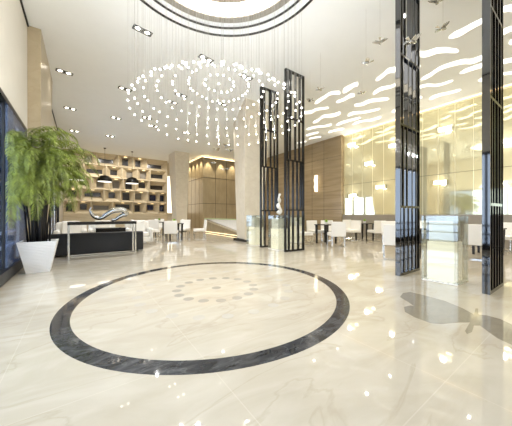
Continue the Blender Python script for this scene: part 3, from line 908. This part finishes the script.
MB().box(-.42, .42, -.2, .2, .5, .68).build('drawer_box', M['black_table'], st, bevel=.006)
for sx in (-1, 1):
    for sy in (-1, 1): MB().box(sx * .4 - .02, sx * .4 + .02, sy * .18 - .02, sy * .18 + .02, 0, .5).build('leg', M['chrome'], st)
MB().box(-.46, .46, -.23, .23, .68, .7).build('table_top', M['chrome'], st)

# ------------------------------------------------------------------ reception wedge by the near column
rw = empty('reception_counter', (6.35, 10.5, 0), 0, 'low angled reception counter with green glass top behind the near stone column', 'counter')
def yz_prism(poly, x0, x1):
    n = len(poly)
    vs = [(x0, y, z) for y, z in poly] + [(x1, y, z) for y, z in poly]
    return MB().add(vs, [tuple(range(n)), tuple(reversed(range(n, 2 * n)))] + [(i, n + i, n + (i + 1) % n, (i + 1) % n) for i in range(n)])
yz_prism([(-.2, .1), (-.2, .16), (4.2, .76), (4.2, .1)], .12, .8).build('body', M['wood_block'], rw)
yz_prism([(-.2, .16), (-.2, .24), (4.2, .84), (4.2, .76)], 0, .8).build('slanted_edge', M['shelf'], rw)
yz_prism([(-.2, .25), (-.2, .84), (3.9, .84)], .05, .75).build('display_front', M['white_gloss'], rw)
MB().box(-.03, .83, -.25, 4.1, .845, .9).build('counter_top', M['green_glass'], rw)
MB().box(.14, .78, -.15, 4.15, 0, .1).build('plinth', M['dark_metal'], rw)
MB().box(.08, .11, -.2, 4.2, .04, .07).build('led_strip', M['led_soft'], rw)

# ------------------------------------------------------------------ dining chairs and tables
def make_chair():
    r = empty('dining_chair', (0, 0, 0), 0, 'x', 'chair', 'white dining chairs')
    MB().box(-.24, .24, -.25, .23, .37, .48).build('seat', M['white_leather'], r, bevel=.025)
    MB().hexa([(-.25, .2, .36), (.25, .2, .36), (.25, .28, .36), (-.25, .28, .36)], [(-.25, .25, .87), (.25, .25, .87), (.25, .32, .87), (-.25, .32, .87)]).build('backrest', M['white_leather'], r, bevel=.02)
    for s in (-1, 1):
        x = s * .22
        MB().tube([(x, .24, .37), (x, .24, .02), (x, .22, .012), (x, -.22, .012), (x, -.24, .02), (x, -.24, .37)], .011, 6).build('leg_frame', M['chrome'], r)
    MB().box(-.22, .22, .225, .245, .005, .02).build('floor_bar', M['chrome'], r)
    return r
def make_table():
    r = empty('dining_table', (0, 0, 0), 0, 'x', 'table', 'square dark dining tables')
    MB().box(-.32, .32, -.32, .32, .71, .74).build('table_top', M['black_table'], r, bevel=.004)
    for sx in (-1, 1):
        for sy in (-1, 1): MB().hexa([(sx * .25 - .025, sy * .25 - .025, 0), (sx * .25 + .025, sy * .25 - .025, 0), (sx * .25 + .025, sy * .25 + .025, 0), (sx * .25 - .025, sy * .25 + .025, 0)],
                                     [(sx * .26 - .035, sy * .26 - .035, .71), (sx * .26 + .035, sy * .26 - .035, .71), (sx * .26 + .035, sy * .26 + .035, .71), (sx * .26 - .035, sy * .26 + .035, .71)]).build('leg', M['black_table'], r)
    return r
def make_plant():
    r = empty('table_plant', (0, 0, 0), 0, 'x', 'plant', 'small table plants')
    MB().lathe([(1e-3, 0), (.05, 0), (.06, .09), (.05, .09), (.045, .08), (1e-3, .08)], (0, 0, 0), 16).build('pot', M['white_gloss'], r, smooth=False)
    f = MB(); q = random.Random(5)
    for k in range(60):
        a = q.uniform(0, 2 * PI); e = q.uniform(.1, 1.5); l = q.uniform(.06, .13)
        d = Vector((math.cos(a) * math.cos(e), math.sin(a) * math.cos(e), math.sin(e))); s = Vector((-math.sin(a), math.cos(a), 0)) * .02
        b_ = Vector((0, 0, .085)); m_ = b_ + d * l * .6
        f.add([b_, m_ - s, b_ + d * l, m_ + s], [(0, 1, 2, 3)])
    f.build('leaves', M['leaf_bright'], r)
    return r
ch0, tb0, pt0 = make_chair(), make_table(), make_plant()
def on(px, py): p = at_z(px, py, 0); return p
def facing(pos, target):   # rotation so that the chair (its front is -y) looks at target
    d = Vector(target) - Vector(pos); return math.atan2(d.x, -d.y) 
TB = {}
fi = [True, True, True]
def table(key, pos, rz, lab, plab):
    TB[key] = pos
    place(tb0, fi[1], (pos[0], pos[1], 0), rz, lab); fi[1] = False
    if plab:
        place(pt0, fi[2], (pos[0], pos[1], .7405), 0, plab); fi[2] = False
def chair(pos, rz, lab):
    place(ch0, fi[0], (pos[0], pos[1], 0), rz, lab); fi[0] = False
def around(key, ang, dist, lab, turn=0):
    a = math.radians(ang); c = TB[key]
    pos = (c[0] + math.cos(a) * dist, c[1] + math.sin(a) * dist)
    chair(pos, a + PI / 2 + PI + turn if False else math.atan2(c[0] - pos[0], -(c[1] - pos[1])) + turn, lab)
# dining area on the right
def look(pos, target, lab): chair(pos, math.atan2(target[0] - pos[0], -(target[1] - pos[1])), lab)
table('R1', (7.72, 6.2), 0, 'dark dining table with plant, nearest right of the bronze screens', 'small bright green plant on the table right of the bronze screens')
look((7.3, 5.44), (7.75, 6.1), 'white dining chair with its back to us at the table right of the bronze screens')
look((7.8, 6.8), (7.6, 6.0), 'white dining chair at the far left of the table right of the bronze screens')
look((8.45, 6.75), (7.7, 6.1), 'white dining chair across the table right of the bronze screens, only its top in view')
look((9.3, 6.15), (7.6, 6.3), 'white dining chair seen sideways between the two plant tables, facing left')
table('R2', (10.2, 6.1), 0, 'dark dining table with plant, nearest the meeting of wood and mirror walls', 'small bright green plant on the table before the reflected windows')
look((9.95, 5.45), (10.3, 6.1), 'white dining chair with its back to us right of the table before the reflected windows')
look((10.35, 6.85), (10.2, 6.1), 'white dining chair at the far side of the table before the reflected windows')
table('R3', (7.25, 2.95), 0, 'dark dining table mostly hidden behind the left black screen', None)
look((6.42, 3.06), (7.2, 3.5), 'large white dining chair just left of the left black screen, back to us')
look((9.15, 4.45), (8.0, 3.4), 'white dining chair whose top shows above the large one left of the black screen')
look((11.1, 4.3), (10.0, 4.0), 'white dining chair seen between the left black screen and the glass case')
table('R4', (9.2, 1.85), 0, 'dark dining table hidden behind the right black screen', None)
look((8.1, 1.85), (9.2, 2.2), 'large white dining chair just left of the right black screen, back to us')
look((10.35, 1.75), (9.2, 1.85), 'white dining chair just right of the right black screen')
look((9.3, 2.75), (9.2, 1.85), 'white dining chair partly behind the glass case near the mirror wall')
look((6.66, 6.3), (7.6, 5.6), 'white dining chair alone just right of the tall bronze screen')
# dining area on the left, before the far column
table('L1', (3.3, 10.85), 0, 'dark dining table with plant, nearest the far stone column', 'small bright green plant on the table before the far column')
look((2.95, 10.05), (3.3, 10.85), 'white dining chair with its back to us, nearest at the table before the far column')
look((4.35, 10.6), (3.3, 10.9), 'white dining chair seen sideways, rightmost before the far column')
look((3.95, 11.6), (3.3, 10.85), 'white dining chair behind the table before the far column')
look((2.45, 11.1), (3.3, 11.2), 'white dining chair left of the table before the far column, turned sideways')
table('L2', (3.3, 13.4), 0, 'dark dining table with plant, before the niche wall', 'small bright green plant on the table before the niche wall')
look((2.9, 12.6), (3.3, 13.4), 'white dining chair with its back to us at the table before the niche wall')
look((2.3, 13.4), (3.3, 13.4), 'white dining chair leftmost of the dining group before the niche wall')
look((4.2, 13.2), (3.3, 13.4), 'white dining chair right of the table before the niche wall')
look((3.5, 14.2), (3.3, 13.4), 'white dining chair farthest back at the table before the niche wall')

# ------------------------------------------------------------------ light
WASH = [(x, 16.62) for x in (7.6, 8.65, 9.65, 10.6)] + [(7.0, y) for y in (17.25, 18, 18.8, 19.6)]
w = bpy.data.worlds.new('sky'); SC.world = w; w.use_nodes = True
bg = w.node_tree.nodes['Background']; bg.inputs['Color'].default_value = (*lin((214, 229, 255)), 1); bg.inputs['Strength'].default_value = 2.6
def lamp(kind, name, loc, energy, color=(.97, .985, 1), **k):
    d = bpy.data.lights.new(name, kind); d.energy = energy; d.color = color
    for a, b in k.items(): setattr(d, a, b)
    o = bpy.data.objects.new(name, d); COL.objects.link(o); o.location = loc; return o
for p in LPOS:
    lamp('SPOT', 'downlight_lamp', (p.x, p.y, CEIL - .03), 22, spot_size=math.radians(110), spot_blend=.8, shadow_soft_size=.03)
lamp('AREA', 'recess_lamp', (HX, HY, CEIL + .3), 20, shape='DISK', size=2.6)
for x in (2.5, 5.5, 8.5, 10.2):  # added fill: a grid of spots over the room, without fixtures
    for y in (-2.5, 0, 2.5, 5, 7.5, 10.5, 13.5, 16.5):
        if (x < 5 and 1 < y < 6) or (x == 5.5 and y in (7.5, 16.5)) or (x > 6 and y > 16): continue
        lamp('SPOT', 'ceiling_fill', (x, y, CEIL - .03), 62 if x > 3 and y > 4 else 58 if x > 5 else 110 if y > 7 else 38 if y > -1 else 12, color=(1, .95, .86) if x > 5 else (1, .975, .94), spot_size=math.radians(130), spot_blend=.9, shadow_soft_size=.035)

for dx, dy in ((0, 0), (.9, 0), (-.9, 0), (0, .9), (0, -.9)):
    lamp('POINT', 'chandelier_lamp', (CH[0] + dx, CH[1] + dy, 3.05 if dx == dy else 2.95), 33, shadow_soft_size=.025)
for i, ((x, y), lab) in enumerate(SCN):
    p = at_x(x, y, XR - .036); lamp('POINT', 'sconce_lamp', (p.x - .3, p.y, p.z), 5, color=(1, .97, .9), shadow_soft_size=.1)
for x in (-.2, 1.0, 2.2, 3.4, 4.6):  # extra spots added to brighten the niche shelf, no fixtures of their own
    o = lamp('SPOT', 'shelf_fill', (x, 18.9, CEIL - .03), 85, color=(1, .95, .88), spot_size=math.radians(95), spot_blend=.8, shadow_soft_size=.04)
    o.rotation_euler = (math.radians(42), 0, 0)
for x, y in WASH:
    lamp('SPOT', 'wall_washer', (x, y, CEIL - .03), 120, color=(1, .88, .66), spot_size=math.radians(60), spot_blend=.5, shadow_soft_size=.03)
o = lamp('SPOT', 'wall_spot', (XL + .4, 4.5, CEIL - .03), 40, spot_size=math.radians(24), spot_blend=.25, shadow_soft_size=.03)
vs = SC.view_settings
vs.view_transform = 'Standard'; vs.look = 'None'; vs.gamma = 1; vs.use_curve_mapping = False
vs.exposure = 1.0
SC.cycles.max_bounces = 10; SC.cycles.diffuse_bounces = 5; SC.cycles.glossy_bounces = 5; SC.cycles.transparent_max_bounces = 16
SC.cycles.sample_clamp_indirect = 6
try:
    SC.cycles.use_denoising = True; SC.cycles.denoiser = 'OPENIMAGEDENOISE'
except Exception: pass
